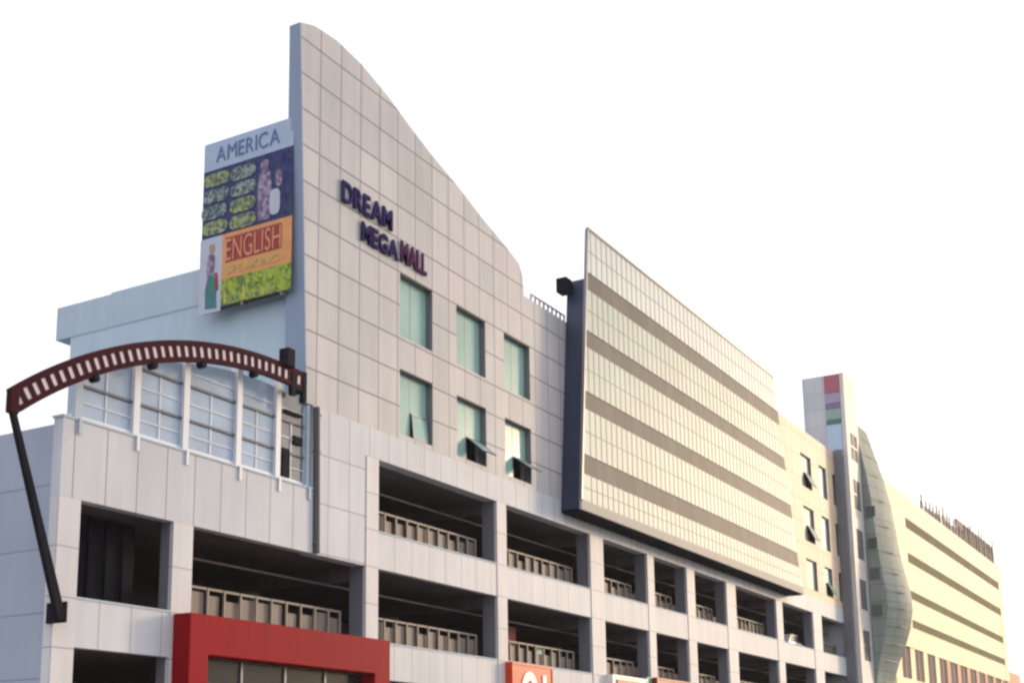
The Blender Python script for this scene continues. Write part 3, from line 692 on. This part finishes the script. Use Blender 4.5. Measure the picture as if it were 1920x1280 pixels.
# ------------------------------------------------------------------ far building
far = empty('office_block', (107, 0, 0), 'far cream yellow block with dark window bands and spiky roof screen', 'building')
M['yellow'] = panels('cream_yellow_cladding', (0.88, 0.80, 0.54), (0.74, 0.62, 0.34), 2.2, 1.8, 108, 12.2, 0.05, 0.05, 0.04, rough=0.62, spec=0.14, bump=0.15)
M['bandglass'] = glass('olive_band_glass', (0.22, 0.20, 0.12), 0.8, 0.0, 0.03, 1.0, 0.2, 0.3)
M['salmon'] = paint('salmon_wall', (0.55, 0.30, 0.22), 0.7, 0.25, 0.3)
M['roofscreen'] = paint('brown_roof_screen', (0.20, 0.165, 0.16), 0.8, 0.3, 0.8)
FX0, FX1 = 108.0, 163.5
bands = [(23.75, 22.85), (20.65, 19.8), (17.35, 16.6), (14.8, 14.1)]
b = MB(); b.box(FX0, FX1, 0.12, 24.0, 0.14, 25.7); b.build('core', M['yellow'], far)
z = 25.72
for a, c in bands:
    b = MB(); b.box(FX0, FX1, -0.1, 0.12, a, z); b.build('wall_band', M['yellow'], far); z = c
b = MB(); b.box(FX0, FX1, -0.1, 0.12, 12.3, z); b.build('wall_band', M['yellow'], far)
b = MB(); b.box(FX0, 115.0, -0.14, 0.12, 12.3, 25.8); b.build('end_wall', M['yellow'], far)
b = MB(); b.box(161.5, FX1 + 0.02, -0.14, 0.12, 12.3, 25.8); b.build('end_wall', M['yellow'], far)
for a, c in bands:
    b = MB(); b.box(115.0, 161.5, -0.085, 0.11, c, a)
    for k in range(24): b.box(115.0 + k * 1.94, 115.08 + k * 1.94, -0.088, -0.085, c, a, 1)
    b.build('window_band', [M['bandglass'], M['roofscreen']], far)
b = MB(); b.box(FX0, FX1, -0.12, 0.12, 0.14, 9.6); b.build('wall_band', M['yellow'], far)
for k in range(11):
    x = 110.4 + k * 4.9
    b = MB(); b.box(x - 1.6 if k else FX0, x, -0.08, 0.12, 9.6, 12.3); b.build('pier', M['salmon'] if k > 3 else M['yellow'], far)
    b = MB(); b.box(x, min(x + 3.3, FX1), 0.02, 0.1, 9.6, 12.3); b.box(x + 1.5, min(x + 1.7, FX1), -0.03, 0.02, 9.6, 12.3, 1); b.build('window', [M['inner'], M['salmon']], far)
# roof screen and spikes
b = MB(); b.box(141.0, 162.5, 0.3, 0.5, 25.72, 28.0); b.build('roof_screen', M['roofscreen'], far)
sp = random.Random(9)
for k in range(24):
    x = 123.6 + k * 1.62 + sp.uniform(-.3, .3); h = sp.uniform(1.4, 2.3) + (0.8 if k > 12 else 0)
    b = MB(); b.box(x, x + sp.uniform(1.2, 2.0), 0.25, 0.29, 25.72, 25.72 + h * 0.6); b.box(x + 0.2, x + 0.8, 0.2, 0.24, 25.72, 25.72 + h)
    b.build('roof_spike', M['roofscreen'], far)
# last low building on the right edge
b = MB(); b.box(166.0, 200.0, 4.0, 20.0, 0.14, 15.5); b.box(170, 180, 4, 12, 15.5, 17.0)
for k in range(5): b.box(167.5 + k * 5, 169.5 + k * 5, 3.9, 4.0, 8.5, 10.5, 1)
tag(b.build('low_house', [M['salmon'], M['dark']]), 'low pinkish house beyond the far cream block', 'building')

# ------------------------------------------------------------------ evening haze
hz, hnt, hb = new_mat('haze_air')
hnt.nodes.remove(hb); pv = hnt.nodes.new('ShaderNodeVolumePrincipled')
pv.inputs['Color'].default_value = (1.0, 0.97, 0.90, 1); pv.inputs['Density'].default_value = 0.0002; pv.inputs['Anisotropy'].default_value = 0.0
hnt.links.new(pv.outputs[0], [n for n in hnt.nodes if n.type == 'OUTPUT_MATERIAL'][0].inputs['Volume'])
b = MB(); b.box(-905, 1305, -705, 905, -1.4, 34.0)
tag(b.build('haze', hz), kind='stuff')
for o in S.objects:
    if 'base_point' in o: del o['base_point']
